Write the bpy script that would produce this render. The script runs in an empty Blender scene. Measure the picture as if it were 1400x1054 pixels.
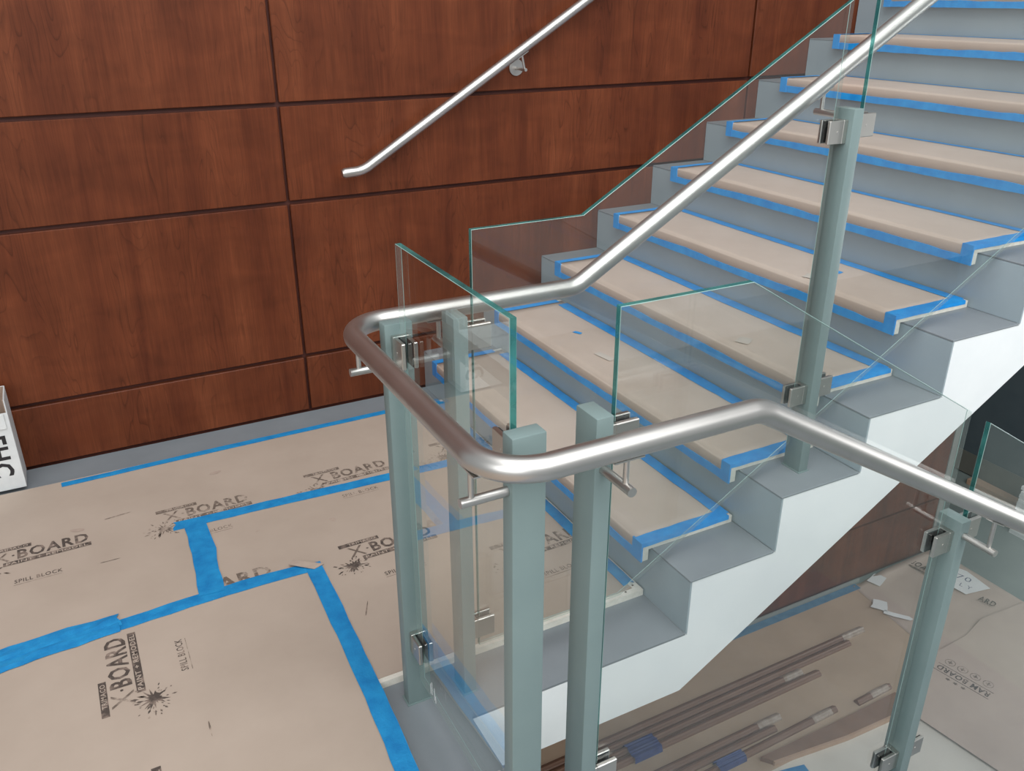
import bpy, bmesh, math, random
from mathutils import Vector, Matrix

random.seed(7)
SC = bpy.context.scene
COL = SC.collection
R = math.radians

# ------------------------------------------------------------------ camera
cam_d = bpy.data.cameras.new('camera')
cam = bpy.data.objects.new('camera', cam_d)
COL.objects.link(cam)
CAM = Vector((-1.2566, -1.4021, 1.5518))
yaw, pitch, roll = 0.4841, -0.4252, -0.0012
fwd = Vector((math.sin(yaw)*math.cos(pitch), math.cos(yaw)*math.cos(pitch), math.sin(pitch)))
rgt = Vector((math.cos(yaw), -math.sin(yaw), 0))
upv = rgt.cross(fwd)
r2 = rgt*math.cos(roll) + upv*math.sin(roll)
u2 = upv*math.cos(roll) - rgt*math.sin(roll)
m = Matrix((r2, u2, -fwd)).transposed().to_4x4()
m.translation = CAM
cam.matrix_world = m
cam_d.sensor_fit = 'HORIZONTAL'
cam_d.sensor_width = 36.0
cam_d.lens = 36.0*1183.78/1400.0
cam_d.clip_start = 0.02
SC.camera = cam

# ------------------------------------------------------------------ world / light / exposure
SC.view_settings.view_transform = 'Standard'
SC.view_settings.look = 'None'
SC.view_settings.exposure = 0.0
SC.view_settings.gamma = 1.0
SC.view_settings.use_curve_mapping = False
wd = bpy.data.worlds.new('daylight'); SC.world = wd
wd.use_nodes = True
bg = wd.node_tree.nodes['Background']
bg.inputs[0].default_value = (0.91, 0.965, 1.0, 1)
bg.inputs[1].default_value = 0.44

def area(name, loc, target, sx, sy, power, col):
    l = bpy.data.lights.new(name, 'AREA'); l.shape = 'RECTANGLE'; l.size = sx; l.size_y = sy
    l.energy = power; l.color = col
    o = bpy.data.objects.new(name, l); COL.objects.link(o); o.location = loc
    o.rotation_euler = (Vector(target)-Vector(loc)).to_track_quat('-Z', 'Y').to_euler()
    return o
area('skylight', (-0.2, -1.8, 5.4), (1.2, 0.7, 0.6), 5.0, 4.0, 250, (0.98, 0.99, 1.0))
area('fill_landing', (-5.0, -4.5, 3.4), (0.8, 0.6, 1.2), 5.0, 4.0, 210, (0.97, 0.985, 1.0))  # unseen fill light, added to brighten risers and other left-facing sides
area('fill_upper', (0.6, -5.4, 5.0), (1.2, 0.6, 0.6), 6.0, 2.5, 190, (0.97, 0.985, 1.0))  # added frontal fill for the white stringer, set above the glass reflections
area('fill_lower', (9.0, -1.6, -0.4), (2.0, 0.6, -2.1), 5.0, 2.6, 170, (0.98, 0.99, 1.0))  # added fill that lifts the lower floor boards, not an actual window

# ------------------------------------------------------------------ materials
def newmat(name):
    mt = bpy.data.materials.new(name); mt.use_nodes = True
    nt = mt.node_tree; nt.nodes.clear()
    out = nt.nodes.new('ShaderNodeOutputMaterial')
    return mt, nt, out
def N(nt, typ, **kw):
    n = nt.nodes.new(typ)
    for k, v in kw.items():
        if k in ('inp',):
            for kk, vv in v.items(): n.inputs[kk].default_value = vv
        else: setattr(n, k, v)
    return n
def ramp(nt, stops):
    n = nt.nodes.new('ShaderNodeValToRGB'); e = n.color_ramp.elements
    while len(e) < len(stops): e.new(0.5)
    for i, (p, c) in enumerate(stops):
        e[i].position = p; e[i].color = (c[0], c[1], c[2], 1)
    return n
def srgb(r, g, b):
    f = lambda c: (c/255/12.92) if c/255 <= 0.04045 else ((c/255+0.055)/1.055)**2.4
    return (f(r), f(g), f(b))
def lerp(a, b, t): return tuple(x+(y-x)*t for x, y in zip(a, b))

def surf(name, ca, cb, scale=(6, 6, 6), rough=0.6, metal=0.0, bump=0.0, bscale=80, detail=6, lo=0.3, hi=0.7, spec=0.5, rvar=0.0):
    """two-tone mottled surface with fine relief"""
    mt, nt, out = newmat(name); L = nt.links
    tc = N(nt, 'ShaderNodeTexCoord'); mp = N(nt, 'ShaderNodeMapping'); mp.inputs['Scale'].default_value = scale
    oi = N(nt, 'ShaderNodeObjectInfo'); ad = N(nt, 'ShaderNodeVectorMath', operation='ADD')
    mu = N(nt, 'ShaderNodeMath', operation='MULTIPLY'); mu.inputs[1].default_value = 17.3
    L.new(oi.outputs['Random'], mu.inputs[0]); L.new(tc.outputs['Object'], ad.inputs[0]); L.new(mu.outputs[0], ad.inputs[1])
    L.new(ad.outputs[0], mp.inputs[0])
    nz = N(nt, 'ShaderNodeTexNoise'); nz.inputs['Scale'].default_value = 1.0; nz.inputs['Detail'].default_value = detail
    nz.inputs['Roughness'].default_value = 0.6
    L.new(mp.outputs[0], nz.inputs['Vector'])
    rp = ramp(nt, [(lo, ca), (hi, cb)]); L.new(nz.outputs['Fac'], rp.inputs[0])
    b = N(nt, 'ShaderNodeBsdfPrincipled'); b.inputs['Roughness'].default_value = rough; b.inputs['Metallic'].default_value = metal
    b.inputs['Specular IOR Level'].default_value = spec
    L.new(rp.outputs[0], b.inputs['Base Color'])
    if rvar:
        mr = N(nt, 'ShaderNodeMapRange'); mr.inputs['To Min'].default_value = rough-rvar; mr.inputs['To Max'].default_value = rough+rvar
        L.new(nz.outputs['Fac'], mr.inputs[0]); L.new(mr.outputs[0], b.inputs['Roughness'])
    if bump:
        n2 = N(nt, 'ShaderNodeTexNoise'); n2.inputs['Scale'].default_value = bscale; n2.inputs['Detail'].default_value = 4
        L.new(tc.outputs['Object'], n2.inputs['Vector'])
        bp = N(nt, 'ShaderNodeBump'); bp.inputs['Strength'].default_value = bump; bp.inputs['Distance'].default_value = 0.004
        L.new(n2.outputs['Fac'], bp.inputs['Height']); L.new(bp.outputs[0], b.inputs['Normal'])
    L.new(b.outputs[0], out.inputs[0])
    return mt

def wood_mat(name, dark, mid, light, rough=0.38):
    mt, nt, out = newmat(name); L = nt.links
    tc = N(nt, 'ShaderNodeTexCoord'); oi = N(nt, 'ShaderNodeObjectInfo')
    mu = N(nt, 'ShaderNodeMath', operation='MULTIPLY'); mu.inputs[1].default_value = 31.7
    L.new(oi.outputs['Random'], mu.inputs[0])
    cx = N(nt, 'ShaderNodeCombineXYZ'); L.new(mu.outputs[0], cx.inputs[0]); L.new(mu.outputs[0], cx.inputs[2])
    ad = N(nt, 'ShaderNodeVectorMath', operation='ADD'); L.new(tc.outputs['Object'], ad.inputs[0]); L.new(cx.outputs[0], ad.inputs[1])
    # broad flitches along x, grain runs vertically (z)
    def noise(scale, sc, det, dist=0.0, rgh=0.55):
        mp = N(nt, 'ShaderNodeMapping'); mp.inputs['Scale'].default_value = scale; L.new(ad.outputs[0], mp.inputs[0])
        n = N(nt, 'ShaderNodeTexNoise'); n.inputs['Scale'].default_value = sc; n.inputs['Detail'].default_value = det
        n.inputs['Distortion'].default_value = dist; n.inputs['Roughness'].default_value = rgh
        L.new(mp.outputs[0], n.inputs['Vector']); return n
    broad = noise((4.5, 1, 0.55), 1.6, 5, 0.5)
    figure = noise((6.0, 1, 0.9), 1.3, 2, 0.35)
    # cathedral lines: bands of the figure field
    wv = N(nt, 'ShaderNodeMath', operation='MULTIPLY'); wv.inputs[1].default_value = 20.0; L.new(figure.outputs['Fac'], wv.inputs[0])
    fr = N(nt, 'ShaderNodeMath', operation='FRACT'); L.new(wv.outputs[0], fr.inputs[0])
    lin = ramp(nt, [(0.0, (0.0,)*3), (0.06, (1,)*3), (0.82, (1,)*3), (1.0, (0.35,)*3)]); L.new(fr.outputs[0], lin.inputs[0])
    msk = noise((2.5, 1, 0.5), 2.3, 2)
    mr = ramp(nt, [(0.44, (0,)*3), (0.60, (1,)*3)]); L.new(msk.outputs['Fac'], mr.inputs[0])
    fine = noise((190, 1, 7), 1.0, 4)
    pore = noise((60, 1, 3.5), 1.0, 3)
    rp = ramp(nt, [(0.28, dark), (0.5, mid), (0.74, light)]); L.new(broad.outputs['Fac'], rp.inputs[0])
    def mulc(a, fac_socket, lo, hi):
        rr = ramp(nt, [(0.3, (lo,)*3), (0.7, (hi,)*3)]); L.new(fac_socket, rr.inputs[0])
        mx = N(nt, 'ShaderNodeMix', data_type='RGBA', blend_type='MULTIPLY'); mx.inputs[0].default_value = 1.0
        L.new(a, mx.inputs[6]); L.new(rr.outputs[0], mx.inputs[7]); return mx.outputs[2]
    c = mulc(rp.outputs[0], fine.outputs['Fac'], 0.84, 1.12)
    c = mulc(c, pore.outputs['Fac'], 0.90, 1.08)
    # curl: cross figure
    curl = noise((4, 1, 9), 1.2, 2, 0.8)
    c = mulc(c, curl.outputs['Fac'], 0.88, 1.10)
    dk = N(nt, 'ShaderNodeMix', data_type='RGBA', blend_type='MULTIPLY'); L.new(mr.outputs[0], dk.inputs[0]); L.new(c, dk.inputs[6])
    l2 = ramp(nt, [(0.0, (0.55,)*3), (1.0, (1,)*3)]); L.new(lin.outputs[0], l2.inputs[0]); L.new(l2.outputs[0], dk.inputs[7])
    b = N(nt, 'ShaderNodeBsdfPrincipled'); b.inputs['Roughness'].default_value = rough
    b.inputs['Specular IOR Level'].default_value = 0.22
    L.new(dk.outputs[2], b.inputs['Base Color']); L.new(b.outputs[0], out.inputs[0])
    return mt

def steel_mat(name, col, rough, aniso=0.0):
    mt, nt, out = newmat(name); L = nt.links
    tc = N(nt, 'ShaderNodeTexCoord'); nz = N(nt, 'ShaderNodeTexNoise'); nz.inputs['Scale'].default_value = 7; nz.inputs['Detail'].default_value = 2
    L.new(tc.outputs['Object'], nz.inputs['Vector'])
    b = N(nt, 'ShaderNodeBsdfPrincipled'); b.inputs['Metallic'].default_value = 1.0
    rp = ramp(nt, [(0.3, tuple(c*0.9 for c in col)), (0.7, col)]); L.new(nz.outputs['Fac'], rp.inputs[0]); L.new(rp.outputs[0], b.inputs['Base Color'])
    mr = N(nt, 'ShaderNodeMapRange'); mr.inputs['To Min'].default_value = rough-0.03; mr.inputs['To Max'].default_value = rough+0.03
    L.new(nz.outputs['Fac'], mr.inputs[0]); L.new(mr.outputs[0], b.inputs['Roughness'])
    L.new(b.outputs[0], out.inputs[0]); return mt

def glass_mat(name):
    """thin pane: clear transmission plus a Schlick mirror coat, the same from both sides"""
    mt, nt, out = newmat(name); L = nt.links
    g = N(nt, 'ShaderNodeNewGeometry')
    dt = N(nt, 'ShaderNodeVectorMath', operation='DOT_PRODUCT'); L.new(g.outputs['Normal'], dt.inputs[0]); L.new(g.outputs['Incoming'], dt.inputs[1])
    ab = N(nt, 'ShaderNodeMath', operation='ABSOLUTE'); L.new(dt.outputs['Value'], ab.inputs[0])
    om = N(nt, 'ShaderNodeMath', operation='SUBTRACT'); om.inputs[0].default_value = 1.0; L.new(ab.outputs[0], om.inputs[1])
    pw = N(nt, 'ShaderNodeMath', operation='POWER'); pw.inputs[1].default_value = 5.0; L.new(om.outputs[0], pw.inputs[0])
    ma = N(nt, 'ShaderNodeMath', operation='MULTIPLY_ADD'); ma.inputs[1].default_value = 0.935; ma.inputs[2].default_value = 0.065; L.new(pw.outputs[0], ma.inputs[0])
    tr = N(nt, 'ShaderNodeBsdfTransparent'); tr.inputs[0].default_value = (0.972, 0.985, 0.981, 1)
    gl = N(nt, 'ShaderNodeBsdfGlossy'); gl.inputs['Roughness'].default_value = 0.004; gl.inputs[0].default_value = (0.97, 1, 0.99, 1)
    mx = N(nt, 'ShaderNodeMixShader'); L.new(ma.outputs[0], mx.inputs[0]); L.new(tr.outputs[0], mx.inputs[1]); L.new(gl.outputs[0], mx.inputs[2])
    L.new(mx.outputs[0], out.inputs[0]); return mt
def edge_mat(name):
    """polished pane edge: green from outside, pale and clear when seen from within the pane"""
    mt, nt, out = newmat(name); L = nt.links
    tc = N(nt, 'ShaderNodeTexCoord'); nz = N(nt, 'ShaderNodeTexNoise'); nz.inputs['Scale'].default_value = 14; L.new(tc.outputs['Object'], nz.inputs['Vector'])
    rp = ramp(nt, [(0.35, srgb(20, 86, 86)), (0.65, srgb(66, 138, 132))]); L.new(nz.outputs['Fac'], rp.inputs[0])
    b = N(nt, 'ShaderNodeBsdfPrincipled'); b.inputs['Roughness'].default_value = 0.12; L.new(rp.outputs[0], b.inputs['Base Color'])
    t = N(nt, 'ShaderNodeBsdfTransparent'); t.inputs[0].default_value = (0.22, 0.58, 0.56, 1)
    mx = N(nt, 'ShaderNodeMixShader'); mx.inputs[0].default_value = 0.40; L.new(b.outputs[0], mx.inputs[1]); L.new(t.outputs[0], mx.inputs[2])
    t2 = N(nt, 'ShaderNodeBsdfTransparent'); t2.inputs[0].default_value = (0.86, 0.90, 0.88, 1)
    d2 = N(nt, 'ShaderNodeBsdfDiffuse'); d2.inputs[0].default_value = (0.62, 0.66, 0.63, 1)
    m2 = N(nt, 'ShaderNodeMixShader'); m2.inputs[0].default_value = 0.10; L.new(t2.outputs[0], m2.inputs[1]); L.new(d2.outputs[0], m2.inputs[2])
    g = N(nt, 'ShaderNodeNewGeometry'); m3 = N(nt, 'ShaderNodeMixShader'); L.new(g.outputs['Backfacing'], m3.inputs[0])
    L.new(mx.outputs[0], m3.inputs[1]); L.new(m2.outputs[0], m3.inputs[2])
    L.new(m3.outputs[0], out.inputs[0]); return mt

def tape_mat(name, ca, cb):
    return surf(name, ca, cb, scale=(22, 22, 22), rough=0.55, bump=0.25, bscale=160, lo=0.32, hi=0.68)
def ink_mat(name, ink, paper):
    return surf(name, paper, ink, scale=(38, 38, 38), rough=0.8, lo=0.34, hi=0.54, detail=8)

KR = srgb(176, 159, 144)
M = {}
M['wood'] = wood_mat('cherry_veneer', srgb(79, 37, 21), srgb(97, 49, 28), srgb(112, 60, 36))
M['groove'] = surf('groove_wood', srgb(64, 26, 17), srgb(82, 36, 24), rough=0.6)
M['steel'] = steel_mat('brushed_stainless', (0.61, 0.59, 0.56), 0.37)
M['steel2'] = steel_mat('satin_stainless', (0.60, 0.58, 0.54), 0.33)
M['plate'] = surf('grey_plate_paint', srgb(120, 126, 130), srgb(128, 134, 138), scale=(5, 5, 5), rough=0.45, bump=0.03, bscale=60)
M['riser'] = surf('grey_riser_paint', srgb(150, 163, 169), srgb(157, 170, 175), scale=(5, 5, 5), rough=0.45, bump=0.03, bscale=60)
M['grey'] = surf('grey_steel_paint', srgb(112, 129, 128), srgb(119, 136, 134), scale=(5, 5, 5), rough=0.42, bump=0.03, bscale=60)
M['white'] = surf('white_steel_paint', srgb(236, 239, 239), srgb(243, 245, 244), rough=0.45)
M['soffit'] = surf('soffit_board', srgb(205, 207, 204), srgb(214, 215, 211), rough=0.8)
M['stone'] = surf('white_terrazzo', srgb(216, 211, 198), srgb(232, 228, 218), scale=(60, 60, 60), rough=0.5)
M['dot'] = surf('stone_pit', srgb(90, 82, 74), srgb(110, 100, 90), rough=0.9)
M['kraft'] = surf('kraft_board', lerp(KR, (0, 0, 0), 0.10), lerp(KR, (1, 1, 1), 0.02), scale=(3.2, 3.2, 3.2), rough=0.62, bump=0.05, bscale=25, detail=9)
M['kraft2'] = surf('kraft_board_tread', srgb(194, 174, 159), srgb(207, 188, 174), scale=(4, 3, 3), rough=0.55, bump=0.05, bscale=14, detail=6)
M['kraft_low'] = surf('kraft_board_lower', srgb(176, 153, 131), srgb(192, 168, 145), scale=(2.5, 2.5, 2.5), rough=0.7, bump=0.1, bscale=12)
M['kraft_grey'] = surf('kraft_board_grey', srgb(182, 164, 152), srgb(196, 178, 165), scale=(2.2, 2.2, 2.2), rough=0.75, bump=0.06, bscale=14)
M['carton'] = surf('brown_carton', srgb(126, 96, 78), srgb(142, 110, 90), rough=0.75)
M['carton_edge'] = surf('pale_carton_edge', srgb(178, 146, 122), srgb(190, 158, 134), rough=0.8)
M['tape'] = tape_mat('blue_masking_tape', srgb(10, 116, 176), srgb(30, 142, 198))
M['tape2'] = tape_mat('blue_tape_tread', srgb(10, 136, 216), srgb(34, 158, 232))
M['tape_dark'] = tape_mat('navy_blue_tape', srgb(40, 56, 110), srgb(52, 72, 132))
M['tape_low'] = tape_mat('faded_blue_tape', srgb(76, 120, 150), srgb(94, 138, 166))
M['ink'] = ink_mat('worn_black_print', srgb(104, 90, 80), KR)
M['ink_strong'] = ink_mat('black_print', srgb(74, 64, 58), srgb(140, 122, 110))
M['clear_tape'] = surf('clear_tape', srgb(206, 192, 178), srgb(220, 208, 195), rough=0.25)
M['arris'] = surf('pale_glass_arris', srgb(120, 150, 144), srgb(146, 172, 166), rough=0.3)
M['smudge'] = surf('grey_smudge', srgb(160, 140, 128), KR, scale=(30, 30, 30), rough=0.8)
M['gasket'] = surf('black_rubber', (0.008,)*3, (0.014,)*3, rough=0.7)
M['glass'] = glass_mat('clear_glass')
M['edge'] = edge_mat('green_glass_edge')
M['concrete'] = surf('polished_concrete', srgb(118, 130, 128), srgb(140, 150, 146), scale=(1.4, 1.4, 1.4), rough=0.4, detail=8)
M['pale'] = surf('pale_floor', srgb(212, 206, 196), srgb(222, 217, 207), rough=0.6)
M['dark'] = surf('dark_slate_panel', srgb(74, 86, 92), srgb(84, 95, 100), rough=0.5)
M['dim'] = surf('olive_grey_paint', srgb(104, 104, 96), srgb(114, 113, 104), rough=0.7)
M['sidewall'] = surf('grey_wall_paint', srgb(136, 140, 136), srgb(146, 149, 144), rough=0.7)
M['paper'] = surf('white_paper', srgb(222, 224, 224), srgb(234, 235, 234), rough=0.7)
M['mould'] = surf('moulding_wood', srgb(116, 86, 70), srgb(136, 104, 86), scale=(1.5, 40, 40), rough=0.4)
M['wrap'] = surf('clear_plastic_wrap', srgb(154, 136, 122), srgb(184, 170, 158), scale=(30, 30, 30), rough=0.2)
M['boxw'] = surf('white_carton', srgb(196, 198, 198), srgb(214, 216, 214), scale=(12, 12, 12), rough=0.75, bump=0.1, bscale=18)
M['boxin'] = surf('carton_inside', srgb(150, 128, 112), srgb(164, 140, 122), rough=0.85)
M['black'] = surf('black_lettering', srgb(30, 28, 30), srgb(42, 40, 42), rough=0.7)
M['pencil'] = surf('pen_marks', srgb(70, 80, 110), srgb(90, 100, 130), rough=0.8)

# ------------------------------------------------------------------ object helpers
ORG = {}
def org(o): return ORG.get(o.name, Vector((0, 0, 0)))
def props(o, label=None, cat=None, group=None, kind=None):
    if label: o['label'] = label
    if cat: o['category'] = cat
    if group: o['group'] = group
    if kind: o['kind'] = kind
    return o
def thing(name, loc, label=None, cat=None, group=None, kind=None):
    o = bpy.data.objects.new(name, None); COL.objects.link(o); o.empty_display_size = 0.05
    o.location = loc; ORG[o.name] = Vector(loc)
    return props(o, label, cat, group, kind)
def build(name, bm, mats, parent=None, smooth=False, label=None, cat=None, group=None, kind=None):
    """link a bmesh given in world coordinates as one object"""
    if not isinstance(mats, (list, tuple)): mats = [mats]
    bmesh.ops.recalc_face_normals(bm, faces=bm.faces)
    xs = [v.co for v in bm.verts]
    lo = Vector([min(c[i] for c in xs) for i in range(3)]); hi = Vector([max(c[i] for c in xs) for i in range(3)])
    o0 = Vector(((lo.x+hi.x)/2, (lo.y+hi.y)/2, lo.z))
    bmesh.ops.translate(bm, verts=bm.verts, vec=-o0)
    me = bpy.data.meshes.new(name); bm.to_mesh(me); bm.free()
    for mt in mats: me.materials.append(M[mt] if isinstance(mt, str) else mt)
    if smooth:
        for p in me.polygons: p.use_smooth = True
        if smooth == 'auto':
            try: me.set_sharp_from_angle(angle=R(40))
            except Exception: pass
    return place(name, me, o0, parent, label, cat, group, kind)
def place(name, me, loc, parent=None, label=None, cat=None, group=None, kind=None):
    o = bpy.data.objects.new(name, me); COL.objects.link(o)
    loc = Vector(loc); ORG[o.name] = loc
    if parent is not None:
        o.parent = parent; o.location = loc - org(parent)
    else: o.location = loc
    return props(o, label, cat, group, kind)

def box(bm, x0, x1, y0, y1, z0, z1, bev=0.0, mi=0, seg=1):
    vs = [bm.verts.new((x, y, z)) for x in (x0, x1) for y in (y0, y1) for z in (z0, z1)]
    fs = [(0, 1, 3, 2), (4, 6, 7, 5), (0, 4, 5, 1), (2, 3, 7, 6), (0, 2, 6, 4), (1, 5, 7, 3)]
    F = [bm.faces.new([vs[i] for i in f]) for f in fs]
    for f in F: f.material_index = mi
    if bev:
        es = list({e for f in F for e in f.edges})
        r = bmesh.ops.bevel(bm, geom=es, offset=bev, segments=seg, affect='EDGES', profile=0.5)
        for f in r['faces']: f.material_index = mi
    return F
def prism(bm, pts, a0, a1, axis='z', mi=0):
    """extrude a 2-D outline: axis z -> pts are (x,y); axis y -> pts are (x,z); axis x -> (y,z)"""
    def P(p, a):
        return {'z': (p[0], p[1], a), 'y': (p[0], a, p[1]), 'x': (a, p[0], p[1])}[axis]
    lo = [bm.verts.new(P(p, a0)) for p in pts]; hi = [bm.verts.new(P(p, a1)) for p in pts]
    n = len(pts)
    F = [bm.faces.new(lo), bm.faces.new(hi)]
    S = [bm.faces.new((lo[i], lo[(i+1) % n], hi[(i+1) % n], hi[i])) for i in range(n)]
    for f in F+S: f.material_index = mi
    return F, S
def sweep(bm, pts, r, n=20, caps=True, mi=0):
    pts = [Vector(p) for p in pts]
    tang = []
    for i in range(len(pts)):
        a = pts[max(i-1, 0)]; b = pts[min(i+1, len(pts)-1)]; tang.append((b-a).normalized())
    t0 = tang[0]; ref = Vector((0, 0, 1)) if abs(t0.z) < 0.9 else Vector((1, 0, 0))
    u = (ref - t0*ref.dot(t0)).normalized(); rings = []
    for i, p in enumerate(pts):
        t = tang[i]; u = (u - t*u.dot(t)).normalized(); v = t.cross(u)
        k = 1.0
        if 0 < i < len(pts)-1:
            c = max(0.3, (pts[i]-pts[i-1]).normalized().dot(t)); k = 1.0
        rings.append([bm.verts.new(p + (u*math.cos(2*math.pi*j/n) + v*math.sin(2*math.pi*j/n))*r*k) for j in range(n)])
    for a, b in zip(rings, rings[1:]):
        for j in range(n): bm.faces.new((a[j], a[(j+1) % n], b[(j+1) % n], b[j])).material_index = mi
    if caps:
        bm.faces.new(rings[0]).material_index = mi; bm.faces.new(rings[-1]).material_index = mi
def fillet(pts, rad, n=14):
    pts = [Vector(p) for p in pts]; out = [pts[0]]
    for i in range(1, len(pts)-1):
        p = pts[i]; a = (pts[i-1]-p).normalized(); b = (pts[i+1]-p).normalized()
        ang = a.angle(b); rr = rad[i-1]; d = rr/math.tan(ang/2)
        s = p+a*d; e = p+b*d; c = p + (a+b).normalized()*(rr/math.sin(ang/2))
        va = s-c; vb = e-c; tot = va.angle(vb)
        for k in range(n+1):
            t = k/n
            w = (math.sin((1-t)*tot)*va + math.sin(t*tot)*vb)/math.sin(tot)
            out.append(c+w)
    out.append(pts[-1]); return out
def ribbon(bm, path, width, z, th=0.0007, step=0.05, wob=0.001, mi=0, torn=(False, False), ripple=0.0004, seed=0):
    """strip of tape lying flat along a 2-D path (x,y)"""
    rnd = random.Random(seed); pts = [Vector(p) for p in path]; cs = []
    for a, b in zip(pts, pts[1:]):
        n = max(2, int((b-a).length/step)); cs += [a+(b-a)*(i/n) for i in range(n)]
    cs.append(pts[-1]); rows = []
    for i, c in enumerate(cs):
        t = (cs[min(i+1, len(cs)-1)]-cs[max(i-1, 0)]).normalized(); nn = Vector((-t.y, t.x))
        wl = width/2+rnd.uniform(-wob, wob); wr = width/2+rnd.uniform(-wob, wob)
        row = []
        for k, s in enumerate((-wl, -wl/3, wr/3, wr)):
            q = c+nn*s
            if (i == 0 and torn[0]) or (i == len(cs)-1 and torn[1]): q = q + t*rnd.uniform(-0.008, 0.008)
            row.append(Vector((q.x, q.y, z + th + (rnd.uniform(0, ripple) if k in (1, 2) else 0))))
        rows.append(row)
    top = [[bm.verts.new(v) for v in r] for r in rows]
    bot = [[bm.verts.new((r[0].x, r[0].y, z)), bm.verts.new((r[3].x, r[3].y, z))] for r in rows]
    fs = []
    for i in range(len(rows)-1):
        for k in range(3): fs.append(bm.faces.new((top[i][k], top[i][k+1], top[i+1][k+1], top[i+1][k])))
        fs.append(bm.faces.new((top[i][0], top[i+1][0], bot[i+1][0], bot[i][0])))
        fs.append(bm.faces.new((top[i][3], bot[i][1], bot[i+1][1], top[i+1][3])))
    for f in fs: f.material_index = mi
# text outlines as mesh, fitted into a box in a local 2-D frame
_tc = {}
def text_geo(body, bold=0.0):
    key = (body, bold)
    if key in _tc: return _tc[key]
    cu = bpy.data.curves.new('t', 'FONT'); cu.body = body; cu.size = 1.0; cu.offset = bold; cu.resolution_u = 2; cu.space_character = 1.12
    ob = bpy.data.objects.new('t', cu); COL.objects.link(ob)
    dg = bpy.context.evaluated_depsgraph_get(); dg.update()
    me = bpy.data.meshes.new_from_object(ob.evaluated_get(dg))
    vs = [tuple(v.co[:2]) for v in me.vertices]; fs = [tuple(p.vertices) for p in me.polygons]
    bpy.data.objects.remove(ob); bpy.data.curves.remove(cu); bpy.data.meshes.remove(me)
    x0 = min(v[0] for v in vs); x1 = max(v[0] for v in vs); y0 = min(v[1] for v in vs); y1 = max(v[1] for v in vs)
    vs = [((v[0]-x0)/(x1-x0), (v[1]-y0)/(y1-y0)) for v in vs]
    _tc[key] = (vs, fs); return vs, fs
def put_text(bm, body, rect, T, h, mi=0, bold=0.0):
    vs, fs = text_geo(body, bold); x0, x1, y0, y1 = rect
    V = [bm.verts.new(T(x0+v[0]*(x1-x0), y0+v[1]*(y1-y0), h)) for v in vs]
    for f in fs:
        try: bm.faces.new([V[i] for i in f]).material_index = mi
        except ValueError: pass
def put_poly(bm, pts, T, h, mi=0):
    bm.faces.new([bm.verts.new(T(p[0], p[1], h)) for p in pts]).material_index = mi
def rect(x0, x1, y0, y1): return [(x0, y0), (x1, y0), (x1, y1), (x0, y1)]
def frame(o, d):
    o = Vector(o); d = Vector((d[0], d[1], 0)).normalized(); n = Vector((-d.y, d.x, 0))
    return lambda x, y, h: o + d*x + n*y + Vector((0, 0, h))

# ------------------------------------------------------------------ dimensions
h, r = 0.17, 0.2845
W = 1.793
NS = 11                      # steps of the upper flight that are built
XL = -0.627                  # landing edge over the stair well
YW = -0.362                  # far side of the lower flight
ZF = -2.12                   # lower floor
ST = 0.0195                  # stone slab thickness

# ------------------------------------------------------------------ wood panelled wall
bm = bmesh.new(); box(bm, -3.3, 3.80, W+0.020, W+0.12, ZF, 4.2)
wall = build('wall_back', bm, 'groove', kind='structure', label='cherry wood panelled wall beside the stairs', cat='wall')
cols = [(-2.654, -0.5037), (-0.5037, 1.6467), (1.6467, 3.797)]
rows = [(0.010, 0.2417), (0.2417, 0.8495), (0.8495, 1.1961), (1.1961, 2.0), (2.0, 2.6)]
low = [(ZF+0.03, -1.655), (-1.655, -1.05), (-1.05, 0.0)]
G, GZ = 0.0055, 0.0075
def panel(x0, x1, z0, z1):
    bm = bmesh.new(); box(bm, x0+G, x1-G, W, W+0.019, z0+(GZ if z0 > 0.02 or z0 < 0 else 0), z1-GZ, bev=0.0022)
    build('panel', bm, 'wood', wall)
for (a, b) in cols:
    for (c, d) in rows: panel(a, b, c, d)
for (a, b) in cols[1:]:
    for (c, d) in low: panel(a, b, c, d)
for (c, d) in rows: panel(-3.3, -2.654, c, d)

# ------------------------------------------------------------------ landing
def fill_prism(bm, pts, z0, z1, mi=0): return prism(bm, pts, z0, z1, 'z', mi)
bm = bmesh.new()
fill_prism(bm, [(-3.3, W), (0, W), (0, 0), (XL, 0), (XL, YW), (-0.29, YW), (-0.29, -2.3), (-3.3, -2.3)], -0.006, 0.0)
landing = build('floor_landing', bm, 'plate', kind='structure', label='grey steel landing at the foot of the stairs', cat='landing')
bm = bmesh.new()
fill_prism(bm, [(-3.25, 1.607), (-0.004, 1.607), (-0.004, 0.186), (-0.79, 0.186), (-0.812, -0.15), (-0.89, -2.25), (-3.25, -2.25)], 0.0002, ST)
slab = build('stone_slab', bm, 'stone', landing)
bm = bmesh.new()
box(bm, -3.3, XL-0.012, -2.3, W, -0.196, -0.0065)
box(bm, XL-0.012, -0.0005, 0.0125, W, -0.196, -0.0065)
box(bm, XL-0.012, -0.30, -2.3, YW-0.012, -0.196, -0.0065)
build('soffit', bm, 'soffit', landing)
bm = bmesh.new(); box(bm, XL-0.0118, XL, YW, 0.0, -0.196, -0.0065)
build('fascia', bm, 'white', landing)
# drilled pits of the exposed slab corner
for (x, y) in ((-0.02, 0.215), (-0.024, 0.262), (-0.018, 0.305), (-0.055, 0.199), (-0.03, 0.35)):
    bm = bmesh.new(); bmesh.ops.create_circle(bm, cap_ends=True, segments=10, radius=0.0035, matrix=Matrix.Translation((x, y, ST+0.0003)))
    build('pit', bm, 'dot', slab)

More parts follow.
